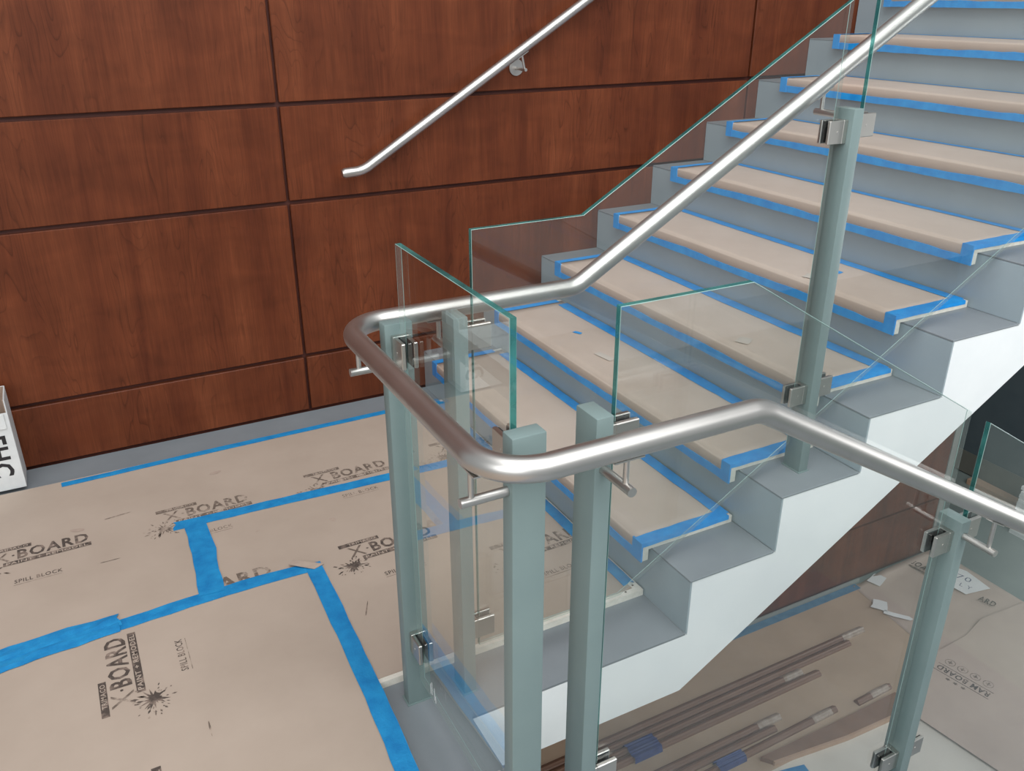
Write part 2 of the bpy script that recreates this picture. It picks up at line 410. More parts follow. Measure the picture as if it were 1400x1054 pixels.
# ------------------------------------------------------------------ stair flights
def flight(name, x0, sgn, n, y0, y1, ystr, label, loc):
    st = thing(name, loc, label, 'staircase')
    bmT = bmesh.new(); box(bmT, 0, r, y0-0.0012, y1, -0.006, 0, bev=0.0012)
    meT = bpy.data.meshes.new('tread_plate'); bmesh.ops.recalc_face_normals(bmT, faces=bmT.faces); bmT.to_mesh(meT); bmT.free(); meT.materials.append(M['plate'])
    bmR = bmesh.new(); box(bmR, 0.0002, 0.006, y0-0.0010, y1, 0.0003, h-0.0062)
    meR = bpy.data.meshes.new('riser_plate'); bmesh.ops.recalc_face_normals(bmR, faces=bmR.faces); bmR.to_mesh(meR); bmR.free(); meR.materials.append(M['riser'])
    for k in range(n):
        if sgn > 0:
            place('riser_plate', meR, (x0+k*r, 0, k*h), st); place('tread_plate', meT, (x0+k*r, 0, (k+1)*h), st)
        else:
            if k < n-1: place('tread_plate', meT, (x0+k*r, 0, -(k+1)*h), st)
            place('riser_plate', meR, (x0+k*r-0.0062, 0, -(k+1)*h), st)
    return st
stair = flight('staircase', 0.0, 1, NS, 0.0, W-0.002, 0.0, 'grey steel stair flight with white zigzag side climbing along the wood wall', (0.0, 0.9, 0.0))
def under(x): return -0.197 + max(0.0, x)*0.600
bm = bmesh.new()
top = [(XL, -0.0063), (0.0065, -0.0063)]
for k in range(1, NS+1):
    top += [((k-1)*r+0.0063, k*h-0.0063), (k*r+0.0063, k*h-0.0063)]
# front plate, one quad column per tread so that the outline stays exact
def column(bm, xa, xb, zt, y0, y1):
    xs = [xa, xb]
    prism(bm, [(xa, under(xa)), (xb, under(xb)), (xb, zt), (xa, zt)], y0, y1, 'y')
cuts = [(XL, 0.0063, -0.0063)] + [((k-1)*r+0.0063, k*r+0.0063, k*h-0.0063) for k in range(1, NS+1)]
cuts = [(XL, 0.0, -0.0063), (0.0, 0.0063, -0.0063), (0.0063, r+0.0063, h-0.0063)] + cuts[2:]
for (a, b, zt) in cuts: column(bm, a, b, zt, 0.0, 0.012)
bmesh.ops.remove_doubles(bm, verts=bm.verts, dist=1e-5)
build('stringer', bm, 'white', stair)
bm = bmesh.new()
prism(bm, [(0.0, -0.196), (NS*r, under(NS*r)+0.001), (NS*r, under(NS*r)+0.012), (0.0, -0.185)], 0.0125, W-0.002, 'y')
build('soffit', bm, 'soffit', stair)
# tread stones: slab with a turned-down nosing
SY0, SY1 = 0.166, 1.615
def nosing_profile(): return [(-0.033, -0.034), (-0.012, -0.034), (-0.012, 0.0003), (r-0.006, 0.0003), (r-0.006, ST+0.002), (-0.030, ST+0.002), (-0.033, ST-0.002)]
bm = bmesh.new(); prism(bm, nosing_profile(), SY0, SY1, 'y'); bmesh.ops.recalc_face_normals(bm, faces=bm.faces)
meS = bpy.data.meshes.new('tread_stone'); bm.to_mesh(meS); bm.free(); meS.materials.append(M['stone'])
for k in range(1, NS): place('tread_stone', meS, ((k-1)*r, 0, k*h), stair)

NL = 12
lower = flight('staircase', -0.29, -1, NL, -2.28, YW, YW, 'grey steel lower stair flight descending on the near side of the stair well', (-0.29, -1.2, 0.0))
def underl(x): return -0.20 - max(0.0, x+0.29+0.25)*0.5975
bm = bmesh.new()
for k in range(NL-1):
    a = -0.29+k*r; b = a+r; zt = -(k+1)*h-0.0065
    if k == NL-2: b -= 0.0
    za = max(underl(a)-0.12, ZF+0.001); zb = max(underl(b)-0.12, ZF+0.001)
    if zt > za+0.01: prism(bm, [(a, za), (b, zb), (b, zt), (a, zt)], YW-0.012, YW, 'y')
build('stringer', bm, 'white', lower)
bm = bmesh.new()
prism(bm, [(-0.29, -0.45), (-0.29+9*r, ZF+0.002), (-0.29+9*r-0.02, ZF+0.001), (-0.31, -0.46)], -2.28, YW-0.013, 'y')
build('soffit', bm, 'soffit', lower)

# ------------------------------------------------------------------ paper covers taped to the treads
ORD = ['lowest', 'second', 'third', 'fourth', 'fifth', 'sixth', 'seventh', 'eighth', 'ninth', 'tenth']
for k in range(1, NS):
    rn = random.Random(100+k)
    z = k*h+ST+0.002; xf = (k-1)*r-0.033; xb = k*r-0.006
    ext = 'stair tread above the landing'
    lab = ('brown paper cover with blue tape borders on the lowest stair tread' if k == 1 else
           'brown paper cover with blue tape borders on the %s %s' % (ORD[k-1], ext))
    t = thing('tread_cover', ((k-1)*r+0.12, 0.9, z), lab, 'floor protection', 'paper covers on the stair treads')
    ya, yb = SY0+0.012, SY1-0.018
    # paper: gently bowed sheet
    bm = bmesh.new(); nx, ny = 8, 26; g = []
    ph = rn.uniform(0, 6); am = rn.uniform(0.0006, 0.0020)
    for i in range(nx+1):
        row = []
        for j in range(ny+1):
            x = xf+0.003+(xb-xf-0.006)*i/nx; y = ya+(yb-ya)*j/ny
            w = math.sin(math.pi*i/nx)*math.sin(math.pi*j/ny)
            row.append(bm.verts.new((x, y, z+0.0008+am*w*(1.2+math.sin(y*5+ph))/1.6)))
        g.append(row)
    for i in range(nx):
        for j in range(ny): bm.faces.new((g[i][j], g[i+1][j], g[i+1][j+1], g[i][j+1]))
    ed = [e for e in bm.edges if e.is_boundary]
    ex = bmesh.ops.extrude_edge_only(bm, edges=ed)
    for v in [v for v in ex['geom'] if isinstance(v, bmesh.types.BMVert)]: v.co.z = z+0.0001
    build('paper', bm, 'kraft2', t, smooth=True)
    # paper turned down over the nosing, its lower edge held by the front tape
    bm = bmesh.new(); n = 30; rows_ = []
    for j in range(n+1):
        y = ya+(yb-ya)*j/n
        rows_.append([bm.verts.new(c) for c in ((xf+0.004, y, z+0.0009), (xf-0.0002, y, z+0.0002), (xf-0.0012, y, z-0.004), (xf-0.0012, y, z-0.036), (xf-0.0002, y, z-0.036))])
    for a, b in zip(rows_, rows_[1:]):
        for i in range(4): bm.faces.new((a[i], a[i+1], b[i+1], b[i]))
    build('paper_fold', bm, 'kraft2', t, smooth=True)
    bm = bmesh.new(); rows_ = []
    for j in range(n+1):
        y = SY0+0.002+(SY1-SY0-0.004)*j/n; o = rn.uniform(-0.001, 0.001); q = rn.uniform(-0.002, 0.002)+0.002*math.sin(j*0.5+k)
        rows_.append([bm.verts.new(c) for c in ((xf-0.0012, y, z-0.031+q), (xf-0.0024, y, z-0.032+q), (xf-0.0024, y, z-0.0568+o), (xf+0.014, y, z-0.0570+o))])
    for a, b in zip(rows_, rows_[1:]):
        for i in range(3): bm.faces.new((a[i], a[i+1], b[i+1], b[i]))
    build('front_tape', bm, 'tape2', t)
    # end tapes (near end over the stone edge, wall end)
    for (y0, y1, yo, nm) in ((SY0-0.001, SY0+0.036, SY0-0.001, 'end_tape'), (SY1-0.034, SY1+0.001, SY1+0.001, 'end_tape')):
        bm = bmesh.new(); n = 8; rr = []
        xe = xb-rn.uniform(0.0, 0.012) if yo < 1 else xb-rn.uniform(0.01, 0.10)
        inner = y1 if yo < 1 else y0
        for j in range(n+1):
            x = xf-0.002+(xe-xf)*j/n; w = rn.uniform(-0.0015, 0.0015)
            dn = 0.009+rn.uniform(-0.001, 0.001)
            rr.append([bm.verts.new(c) for c in ((x, inner+w, z+0.0034), (x, yo, z+0.0030), (x, yo-(0.0008 if yo < 1 else -0.0008), z-dn))])
        for a, b in zip(rr, rr[1:]):
            for i in range(2): bm.faces.new((a[i], a[i+1], b[i+1], b[i]))
        # patch wrapped round the nosing
        wv = 0.040+rn.uniform(-0.006, 0.008)
        s = 1 if yo < 1 else -1
        box(bm, xf-0.0032, xf+0.002, min(yo, yo+s*wv), max(yo, yo+s*wv), z-0.0572, z+0.0032)
        build(nm, bm, 'tape2', t)
    # back tape along the riser
    if k < 9:
        bm = bmesh.new(); bw = [0.040, 0.046, 0.046, 0.040, 0.030, 0.022, 0.012, 0.018][k-1]
        ribbon(bm, [(xb-bw/2, SY0+0.012), (xb-bw/2+rn.uniform(-.004, .002), 0.7), (xb-bw/2, SY1-0.06)], bw, z+0.0022, seed=k, step=0.05, wob=0.0015)
        build('back_tape', bm, 'tape2', t)

# small scraps lying on the treads
def scrap(name, x, y, z, L, w, ang, mat, label, cat='scrap', th=0.0008):
    bm = bmesh.new(); c, s = math.cos(ang), math.sin(ang); pts = []
    rn = random.Random(label)
    for (a, b) in ((-1, -1), (-0.2, -1.1), (1, -0.9), (1.05, 0.2), (0.9, 1), (-0.3, 0.9), (-1, 1)):
        a *= L/2*(1+rn.uniform(-.08, .08)); b *= w/2*(1+rn.uniform(-.1, .1))
        pts.append((x+a*c-b*s, y+a*s+b*c))
    prism(bm, pts, z, z+th); build(name, bm, mat, label=label, cat=cat)

# ------------------------------------------------------------------ landing protection boards
Z1 = ST+0.0004
def logo(parent, o, d, z, strong=False):
    """flat printed mark: bar, big word, second bar, splatter, small words"""
    T = frame((o[0], o[1], z), d); bm = bmesh.new(); rn = random.Random(int(o[0]*977+o[1]*131))
    put_poly(bm, rect(0, 0.127, -0.008, 0.010), T, 0.0)
    put_text(bm, 'TRIMACO', (0.030, 0.118, -0.005, 0.007), T, 0.0002, 1, 0.01)
    put_text(bm, 'X', (0.018, 0.068, -0.066, -0.014), T, 0.0, 2, 0.0)
    put_text(bm, '·', (0.073, 0.081, -0.044, -0.036), T, 0.0, 0, 0.02)
    put_text(bm, 'BOARD', (0.088, 0.283, -0.066, -0.014), T, 0.0, 0, 0.028)
    put_poly(bm, rect(0.050, 0.288, -0.092, -0.072), T, 0.0)
    put_text(bm, 'PAINT + REMODEL', (0.058, 0.278, -0.0885, -0.0755), T, 0.0002, 1, 0.015)
    put_text(bm, 'SPILL BLOCK', (0.077, 0.202, -0.196, -0.178), T, 0.0, 0, 0.01)
    put_poly(bm, rect(0.075, 0.200, -0.205, -0.2035), T, 0.0, 2)
    # splatter
    cx, cy = 0.012, -0.106; pts = []
    for i in range(30):
        a = 2*math.pi*i/30; q = (0.026 if i % 2 else 0.013)*(1+rn.uniform(-.35, .5)); pts.append((cx+q*1.15*math.cos(a), cy+q*math.sin(a)))
    put_poly(bm, pts, T, 0.0001, 0)
    for i in range(34):
        a = rn.uniform(0.3, 2*math.pi-0.3); q = rn.uniform(0.026, 0.058); w = rn.uniform(0.0012, 0.0034); l = w*rn.uniform(1, 3.4)
        x, y = cx+q*1.1*math.cos(a), cy+q*math.sin(a)*0.85; ca, sa = math.cos(a), math.sin(a)
        put_poly(bm, [(x+l*ca, y+l*sa), (x-w*sa, y+w*ca), (x-l*ca, y-l*sa), (x+w*sa, y-w*ca)], T, 0.0001, 0 if i % 3 else 2)
    build('print', bm, ['ink_strong' if strong else 'ink', 'kraft', 'ink'], parent)

def sheet(name, pts, z, label, mat='kraft', th=0.0010, cat='floor protection', group=None):
    bm = bmesh.new(); prism(bm, pts, z, z+th); return build(name, bm, mat, label=label, cat=cat, group=group)
GP = 'protection boards on the landing'
shA = sheet('floor_board', [(-3.2, 1.604), (-0.030, 1.604), (-0.030, 1.095), (-1.062, 1.130), (-1.075, 0.712), (-3.2, 0.700)], Z1,
            'brown printed protection board along the wood wall on the landing', group=GP)
shB = sheet('floor_board', [(-1.058, 1.128), (-0.030, 1.093), (-0.030, 0.204), (-0.790, 0.200), (-0.805, 0.722), (-1.070, 0.735)], Z1+0.0002,
            'brown printed protection board in front of the first step on the landing', group=GP)
shC = sheet('floor_board', [(-3.2, 0.698), (-1.36, 0.715), (-1.06, 0.728), (-0.812, 0.715), (-0.835, 0.10), (-0.86, -2.2), (-3.2, -2.2)], Z1+0.0004,
            'brown printed protection board at the near left of the landing', group=GP)
LZ = Z1+0.0016
for o in ((-1.655, 1.235), (-1.169, 1.240), (-0.683, 1.246), (-0.210, 1.252)):
    logo(shA, o, (1, 0.02), LZ, o[0] < -1.5)
for o in ((-1.180, 0.778), (-0.705, 0.777), (-0.30, 0.56)): logo(shB if o[0] > -1.1 else shB, o, (1, 0.02), LZ+0.0002, o == (-0.705, 0.777)) if o[0] > -1.1 else None
logo(shC, (-1.386, 0.375), (0, 1), LZ+0.0002, True)
logo(shC, (-1.386, -0.116), (0, 1), LZ+0.0002, True)
# the half hidden word above the tape
bm = bmesh.new(); T = frame((-1.062, 0.735, LZ), (1, 0.01)); put_text(bm, 'ARD', (0.0, 0.150, 0.002, 0.058), T, 0.0, 0, 0.03)
build('print', bm, ['ink', 'kraft'], shB)

# scuffs and pencil lines on the boards
def scuff(parent, x, y, L, w, ang, mat='ink'):
    T = frame((x, y, LZ+0.0004), (math.cos(ang), math.sin(ang))); bm = bmesh.new(); n = 9; rn = random.Random(int(x*999))
    put_poly(bm, [(L/2*math.cos(2*math.pi*i/n)*rn.uniform(.8, 1.1), w/2*math.sin(2*math.pi*i/n)*rn.uniform(.7, 1.2)) for i in range(n)], T, 0.0)
    build('scuff', bm, mat, parent)
scuff(shB, -0.722, 0.469, 0.075, 0.0035, 1.15, 'ink_strong'); scuff(shC, -1.179, 0.230, 0.055, 0.004, 1.55); scuff(shA, -1.281, 1.284, 0.085, 0.006, 0.12)
scuff(shA, -1.325, 1.033, 0.060, 0.003, 0.0, 'ink_strong'); scuff(shB, -0.673, 0.939, 0.022, 0.026, 0.2, 'smudge'); scuff(shA, -1.40, 1.255, 0.05, 0.020, -0.3, 'smudge')
scuff(shB, -0.90, 0.985, 0.016, 0.007, 0.4, 'smudge'); scuff(shA, -0.95, 1.42, 0.05, 0.02, 0.2, 'smudge')

def tape(label, path, width, z, seed=0, torn=(False, False), wob=0.0010, mat='tape', ripple=0.0006, step=0.05):
    bm = bmesh.new(); ribbon(bm, path, width, z, seed=seed, torn=torn, wob=wob, ripple=ripple, step=step)
    return build('tape_strip', bm, mat, label=label, cat='tape', group='blue tape strips on the landing')
TZ = Z1+0.0022
tape('long thin blue tape strip along the landing edge beside the wood wall', [(-1.43, 1.578), (-0.9, 1.592), (-0.4, 1.597), (-0.02, 1.600)], 0.030, TZ, 1)
tape('blue tape strip from the top of the short cross strip towards the first step', [(-1.125, 1.132), (-0.78, 1.122), (-0.46, 1.110), (-0.02, 1.095)], 0.046, TZ, 2, (True, False), 0.0014)
tape('short blue tape strip joining the two long strips on the landing', [(-1.065, 1.150), (-1.068, 0.95), (-1.085, 0.73)], 0.068, TZ+0.0012, 3, (False, False), 0.003)
tape('blue tape strip between the torn strip and the board corner on the landing', [(-1.345, 0.708), (-1.25, 0.713), (-1.10, 0.724), (-0.95, 0.729), (-0.80, 0.722)], 0.047, TZ+0.0002, 4, (True, False), 0.002)
tape('torn crumpled blue tape strip at the left edge of the landing, upper layer', [(-3.1, 0.716), (-1.62, 0.720), (-1.48, 0.732), (-1.325, 0.732)], 0.052, TZ+0.0020, 5, (False, True), 0.003, ripple=0.003, step=0.03)
tape('torn crumpled blue tape strip at the left edge of the landing, lower layer', [(-3.1, 0.676), (-1.62, 0.676), (-1.50, 0.690), (-1.33, 0.704)], 0.050, TZ+0.0012, 6, (False, True), 0.003, ripple=0.003, step=0.03)
tape('blue tape strip running from the board corner along the edge of the stair well', [(-0.797, 0.738), (-0.803, 0.45), (-0.812, 0.15), (-0.828, -0.15), (-0.90, -2.0)], 0.048, TZ+0.0010, 7, (False, False), 0.0015)
tape('blue tape strip on the landing at the foot of the first riser', [(-0.028, 0.225), (-0.030, 0.8), (-0.026, 1.58)], 0.036, TZ+0.0004, 8, (True, False), 0.0014)
# lifted kraft corner over the tape
bm = bmesh.new(); prism(bm, [(-0.862, 0.752), (-0.845, 0.768), (-0.768, 0.716), (-0.80, 0.704)], TZ+0.003, TZ+0.0045)
for v in bm.verts:
    if v.co.x < -0.84: v.co.z += 0.006
build('paper_flap', bm, 'smudge', label='curled grey brown paper flap on the tape at the board corner', cat='paper')

# ------------------------------------------------------------------ guard posts with glass clamps
def clamp(parent, axis, px, gp, s, z):
    """glass clamp on a post face; axis = direction along the glass, px = coordinate of the post face along it, s = sign away from the post, gp = glass plane"""
    L_, H_ = 0.058, 0.054
    def bx(bm, a0, a1, b0, b1, z0, z1, **k):
        a0, a1 = sorted((px+s*a0, px+s*a1)); b0, b1 = gp+b0, gp+b1
        if axis == 'x': box(bm, a0, a1, b0, b1, z0, z1, **k)
        else: box(bm, b0, b1, a0, a1, z0, z1, **k)
    bm = bmesh.new()
    bx(bm, 0.0002, 0.014, -0.0170, 0.0170, z-H_/2, z+H_/2, bev=0.001)
    bx(bm, 0.013, L_, -0.0170, -0.0082, z-H_/2, z+H_/2, bev=0.0016)
    bx(bm, 0.013, L_, 0.0082, 0.0170, z-H_/2, z+H_/2, bev=0.0016)
    c = build('glass_clamp', bm, 'steel2', parent)
    bm = bmesh.new()
    bx(bm, 0.0145, L_-0.004, -0.0081, -0.0061, z-H_/2+0.002, z+H_/2-0.0015)
    bx(bm, 0.0145, L_-0.004, 0.0061, 0.0081, z-H_/2+0.002, z+H_/2-0.0015)
    bx(bm, 0.0141, 0.0165, -0.0060, 0.0060, z-H_/2+0.002, z+H_/2-0.0015)
    build('gasket', bm, 'gasket', c)
    bm = bmesh.new()
    off = px+s*0.030
    mt = Matrix.Translation((off, gp-0.0168, z)) @ Matrix.Rotation(R(90), 4, 'X') if axis == 'x' else Matrix.Translation((gp-0.0168, off, z)) @ Matrix.Rotation(R(90), 4, 'Y')
    bmesh.ops.create_cone(bm, cap_ends=True, segments=14, radius1=0.0035, radius2=0.0035, depth=0.0012, matrix=mt)
    build('screw', bm, 'steel', c, smooth='auto')
def post(label, cx, cy, z0, z1, dx, dy, clamps):
    t = thing('guard_post', (cx, cy, z0), label, 'post', 'grey steel guard posts')
    bm = bmesh.new(); box(bm, cx-dx/2, cx+dx/2, cy-dy/2, cy+dy/2, z0, z1, bev=0.0022, seg=2)
    build('post_bar', bm, 'grey', t, smooth='auto')
    bm = bmesh.new(); e = 0.0035   # weld bead
    prism(bm, [(cx-dx/2-e, cy-dy/2-e), (cx+dx/2+e, cy-dy/2-e), (cx+dx/2+e, cy+dy/2+e), (cx-dx/2-e, cy+dy/2+e)], z0, z0+0.0025)
    build('weld_bead', bm, 'grey', t)
    for c in clamps: clamp(t, *c)
    return t
GU, GLW, GX = 0.104, -0.400, -0.715      # glass planes
TP = 0.967
PA = post('grey post at the landing corner under the far bend of the handrail', -0.7146, 0.120, 0.0, TP, 0.058, 0.032,
          [('y', 0.104, GX, -1, 0.918), ('y', 0.104, GX, -1, 0.190)])
PB = post('grey post at the start of the upper flight glass, right of the far handrail bend', -0.595, GU, 0.0, TP, 0.032, 0.060,
          [('x', -0.579, GU, 1, 0.915), ('x', -0.579, GU, 1, 0.172)])
PC = post('grey post standing behind the near bend of the handrail, left of the middle pair', -0.7146, -0.411, 0.0, TP, 0.058, 0.032,
          [('y', -0.395, GX, 1, 0.918), ('y', -0.395, GX, 1, 0.190)])
PD = post('grey post at the start of the lower flight glass, right of the near handrail bend', -0.585, GLW, 0.0, TP, 0.032, 0.060,
          [('x', -0.569, GLW, 1, 0.916), ('x', -0.569, GLW, 1, 0.186)])
PE = post('grey post at the lower right on the descending flight', 0.400, GLW, -3*h, 0.478, 0.032, 0.060,
          [('x', 0.384, GLW, -1, 0.423), ('x', 0.416, GLW, 1, 0.436), ('x', 0.384, GLW, -1, -0.250), ('x', 0.416, GLW, 1, -0.240)])
PF = post('tall grey post standing on the second stair tread', 0.432, GU, 2*h, 2*h+TP, 0.032, 0.060,
          [('x', 0.416, GU, -1, 1.255), ('x', 0.448, GU, 1, 1.266), ('x', 0.416, GU, -1, 0.575), ('x', 0.448, GU, 1, 0.584)])

# ------------------------------------------------------------------ glass panels
def pane(label, pts, plane, axis):
    bm = bmesh.new(); t = 0.006
    F, S = prism(bm, pts, plane-t, plane+t, axis, 0)
    for f in S: f.material_index = 1
    bmesh.ops.recalc_face_normals(bm, faces=bm.faces)
    es = [e for e in bm.edges if sum(1 for f in e.link_faces if f.material_index == 1) == 1]
    rb = bmesh.ops.bevel(bm, geom=es, offset=0.0008, segments=1, affect='EDGES')
    for f in rb['faces']: f.material_index = 2
    return build('glass_panel', bm, ['glass', 'edge', 'arris'], label=label, cat='glass panel', group='clear glass guard panels')
pac = pane('clear glass panel across the end of the stair well between two posts', [(0.080, 0.092), (-0.376, 0.092), (-0.376, 1.132), (0.080, 1.132)], GX, 'x')
for i, (y, z, l) in enumerate(((0.012, 0.075, 0.030), (0.004, 0.078, 0.036), (-0.010, 0.074, 0.034), (-0.016, 0.070, 0.020))):
    bm = bmesh.new(); box(bm, GX-0.0066, GX-0.0062, y, y+0.0012, z+0.03, z+0.03+l); build('adhesive_streak', bm, 'paper', pac)
tz = lambda x: 1.1345 + max(0, x+0.300)*0.588
bz = lambda x: 0.112 + max(0, x+0.148)*0.590
pane('clear glass panel at the start of the upper stair flight, left of the tall post',
     [(-0.557, bz(-1)), (-0.148, bz(-1)), (0.391, bz(0.391)), (0.391, tz(0.391)), (-0.300, tz(-1)), (-0.557, tz(-1))], GU, 'y')
pane('clear glass panel climbing to the right of the tall post',
     [(0.472, bz(0.472)), (2.2, bz(2.2)), (2.2, tz(2.2)), (0.472, tz(0.472))], GU, 'y')
tl = lambda x: 1.131 - max(0, x+0.294)*0.583
bl = lambda x: 0.050 - max(0, x+0.400)*0.583
pane('clear glass panel sloping down from the near handrail bend to the lower right post',
     [(-0.551, bl(-1)), (-0.370, bl(-1)), (0.360, bl(0.360)), (0.360, tl(0.360)), (-0.294, tl(-1)), (-0.551, tl(-1))], GLW, 'y')
pane('clear glass panel at the right edge beyond the lower right post',
     [(0.436, bl(0.436)), (1.9, bl(1.9)), (1.9, tl(1.9)), (0.436, tl(0.436))], GLW, 'y')

# ------------------------------------------------------------------ handrails
RR = 0.0203
def bracket(parent, root, d, reach, zr, tilt=0.0):
    """wall-less rail bracket: horizontal arm, upright rod, saddle under the rail"""
    root = Vector(root); d = Vector(d)
    bm = bmesh.new(); e = root+d*reach
    sweep(bm, [root+d*0.0003, e-d*0.0012, e], 0.0080, 18)
    a = build('bracket_arm', bm, 'steel', parent, smooth='auto')
    p = root+d*(reach-0.0185); bm = bmesh.new()
    sweep(bm, [p+Vector((0, 0, 0.004)), Vector((p.x, p.y, zr-RR+0.001))], 0.0048, 14)
    build('bracket_rod', bm, 'steel', a, smooth='auto')
    t = Vector((-d.y, d.x, 0)); bm = bmesh.new()
    if t.x < 0 or (abs(t.x) < 1e-6 and t.y < 0): t = -t
    dirv = Vector((t.x, t.y, tilt)).normalized(); c = Vector((p.x, p.y, zr-RR*math.sqrt(1+tilt*tilt)-0.0008)); nn = d
    upn = dirv.cross(nn).normalized()
    q = []
    for s1 in (-1, 1):
        for s2 in (-1, 1):
            for s3 in (-1, 1): q.append(bm.verts.new(c+dirv*0.027*s1+nn*0.008*s2+upn*0.0014*s3))
    for f in [(0, 1, 3, 2), (4, 6, 7, 5), (0, 4, 5, 1), (2, 3, 7, 6), (0, 2, 6, 4), (1, 5, 7, 3)]: bm.faces.new([q[i] for i in f])
    build('saddle', bm, 'steel', a)
    return a
ZR = 0.948
YN, YFAR, XLF = -0.489, 0.190, -0.801
BX_U, SL_U, BX_L, SL_L = -0.258, 0.5926, -0.330, 0.565
rail = thing('handrail', (XLF, -0.15, ZR), 'continuous stainless steel handrail wrapping around the end of the stair well', 'handrail')
path = fillet([(2.3, YFAR, ZR+SL_U*(2.3-BX_U)), (BX_U, YFAR, ZR), (XLF, YFAR, ZR), (XLF, YN, ZR), (BX_L, YN, ZR), (1.5, YN, ZR-SL_L*(1.5-BX_L))],
              [0.08, 0.085, 0.085, 0.08], 16)
bm = bmesh.new(); sweep(bm, path, RR, 40)
build('rail_tube', bm, 'steel', rail, smooth='auto')
bracket(rail, (-0.7438, 0.120, 0.876), (-1, 0, 0), 0.070, ZR)
bracket(rail, (-0.595, 0.1342, 0.880), (0, 1, 0), 0.074, ZR)
bracket(rail, (-0.7438, -0.411, 0.873), (-1, 0, 0), 0.078, ZR)
bracket(rail, (-0.585, -0.4302, 0.877), (0, -1, 0), 0.078, ZR)
bracket(rail, (0.400, -0.4302, 0.441), (0, -1, 0), 0.078, ZR-SL_L*(0.400-BX_L), -SL_L)
bracket(rail, (0.432, 0.1342, 1.2875), (0, 1, 0), 0.074, ZR+SL_U*(0.432-BX_U), SL_U)

WY = W-0.072
wrail = thing('handrail', (0.4415, WY, 1.2), 'straight stainless steel handrail fixed to the wood panelled wall', 'handrail')
pth = fillet([(-0.305, WY, 0.953), (-0.235, WY, 0.957), (1.9, WY, 0.957+0.6*(1.9+0.235))], [0.12], 14)
bm = bmesh.new(); a = Vector(pth[0])
sweep(bm, [a+Vector((-0.010, 0, -0.0006))] + pth, 0.0182, 36)
for v in bm.verts:
    if v.co.x < -0.311: v.co = Vector((v.co.x, WY+(v.co.y-WY)*0.72, 0.9524+(v.co.z-0.9524)*0.72))
build('rail_tube', bm, 'steel', wrail, smooth='auto')
bm = bmesh.new()
bmesh.ops.create_cone(bm, cap_ends=True, segments=28, radius1=0.031, radius2=0.031, depth=0.006, matrix=Matrix.Translation((0.4415, W-0.0032, 1.287)) @ Matrix.Rotation(R(90), 4, 'X'))
ros = build('rosette', bm, 'steel', wrail, smooth='auto')
bm = bmesh.new(); sweep(bm, [(0.4415, W-0.006, 1.283), (0.4415, WY-0.012, 1.283)], 0.0062, 14)
build('bracket_arm', bm, 'steel', ros, smooth='auto')
bm = bmesh.new(); zr_ = 0.957+0.6*(0.4415+0.235)
sweep(bm, [(0.4415, WY, 1.287), (0.4415-0.012, WY, zr_-0.0182-0.004)], 0.0048, 12)
build('bracket_rod', bm, 'steel', ros, smooth='auto')
bm = bmesh.new(); c = Vector((0.4315, WY, zr_-0.006-0.0182*1.16)); dv = Vector((1, 0, 0.6)).normalized(); un = Vector((-0.6, 0, 1)).normalized(); q = []
for s1 in (-1, 1):
    for s2 in (-1, 1):
        for s3 in (-1, 1): q.append(bm.verts.new(c+dv*0.027*s1+Vector((0, 1, 0))*0.008*s2+un*0.0014*s3))
for f in [(0, 1, 3, 2), (4, 6, 7, 5), (0, 4, 5, 1), (2, 3, 7, 6), (0, 2, 6, 4), (1, 5, 7, 3)]: bm.faces.new([q[i] for i in f])
build('saddle', bm, 'steel', ros)

# ------------------------------------------------------------------ white carton on the landing
bx = thing('carton', (-1.66, 1.68, 0.0205), 'white open carton with black lettering standing by the wood wall', 'box')
def carton():
    x0, x1, y0, y1, z0, z1 = -1.86, -1.535, 1.628, 1.762, ST+0.001, 0.345
    t = 0.004
    bm = bmesh.new()
    box(bm, x0, x1, y0, y0+t, z0, z1-0.045, bev=0.001); box(bm, x0, x1, y1-t, y1, z0, z1, bev=0.001)
    box(bm, x1-t, x1, y0+t, y1-t, z0, z1, bev=0.001); box(bm, x0, x0+t, y0+t, y1-t, z0, z1, bev=0.001)
    box(bm, x0+t, x1-t, y0+t, y1-t, z0, z0+t)
    build('carton_body', bm, 'boxw', bx)
    bm = bmesh.new(); box(bm, x0+t+0.0005, x1-t-0.0005, y1-t-0.0022, y1-t-0.0004, z0+0.01, z1-0.001)
    box(bm, x1-t-0.0022, x1-t-0.0004, y0+t+0.001, y1-t-0.0025, z0+0.01, z1-0.001)
    build('carton_lining', bm, 'boxin', bx)
    bm = bmesh.new(); box(bm, x0+0.003, x1-0.012, y0-0.0045, y0-0.0004, z1-0.100, z1-0.047, bev=0.001)
    build('folded_flap', bm, 'boxw', bx)
    # lettering turned a quarter, reading downwards
    bm = bmesh.new()
    T = lambda x, y, hh: Vector((x1-0.085+y, y0-0.0004-hh, 0.222-x))
    put_text(bm, 'FHC', (0.0, 0.150, 0.0, 0.062), T, 0.0, 0, 0.03)
    build('lettering', bm, 'black', bx)
carton()

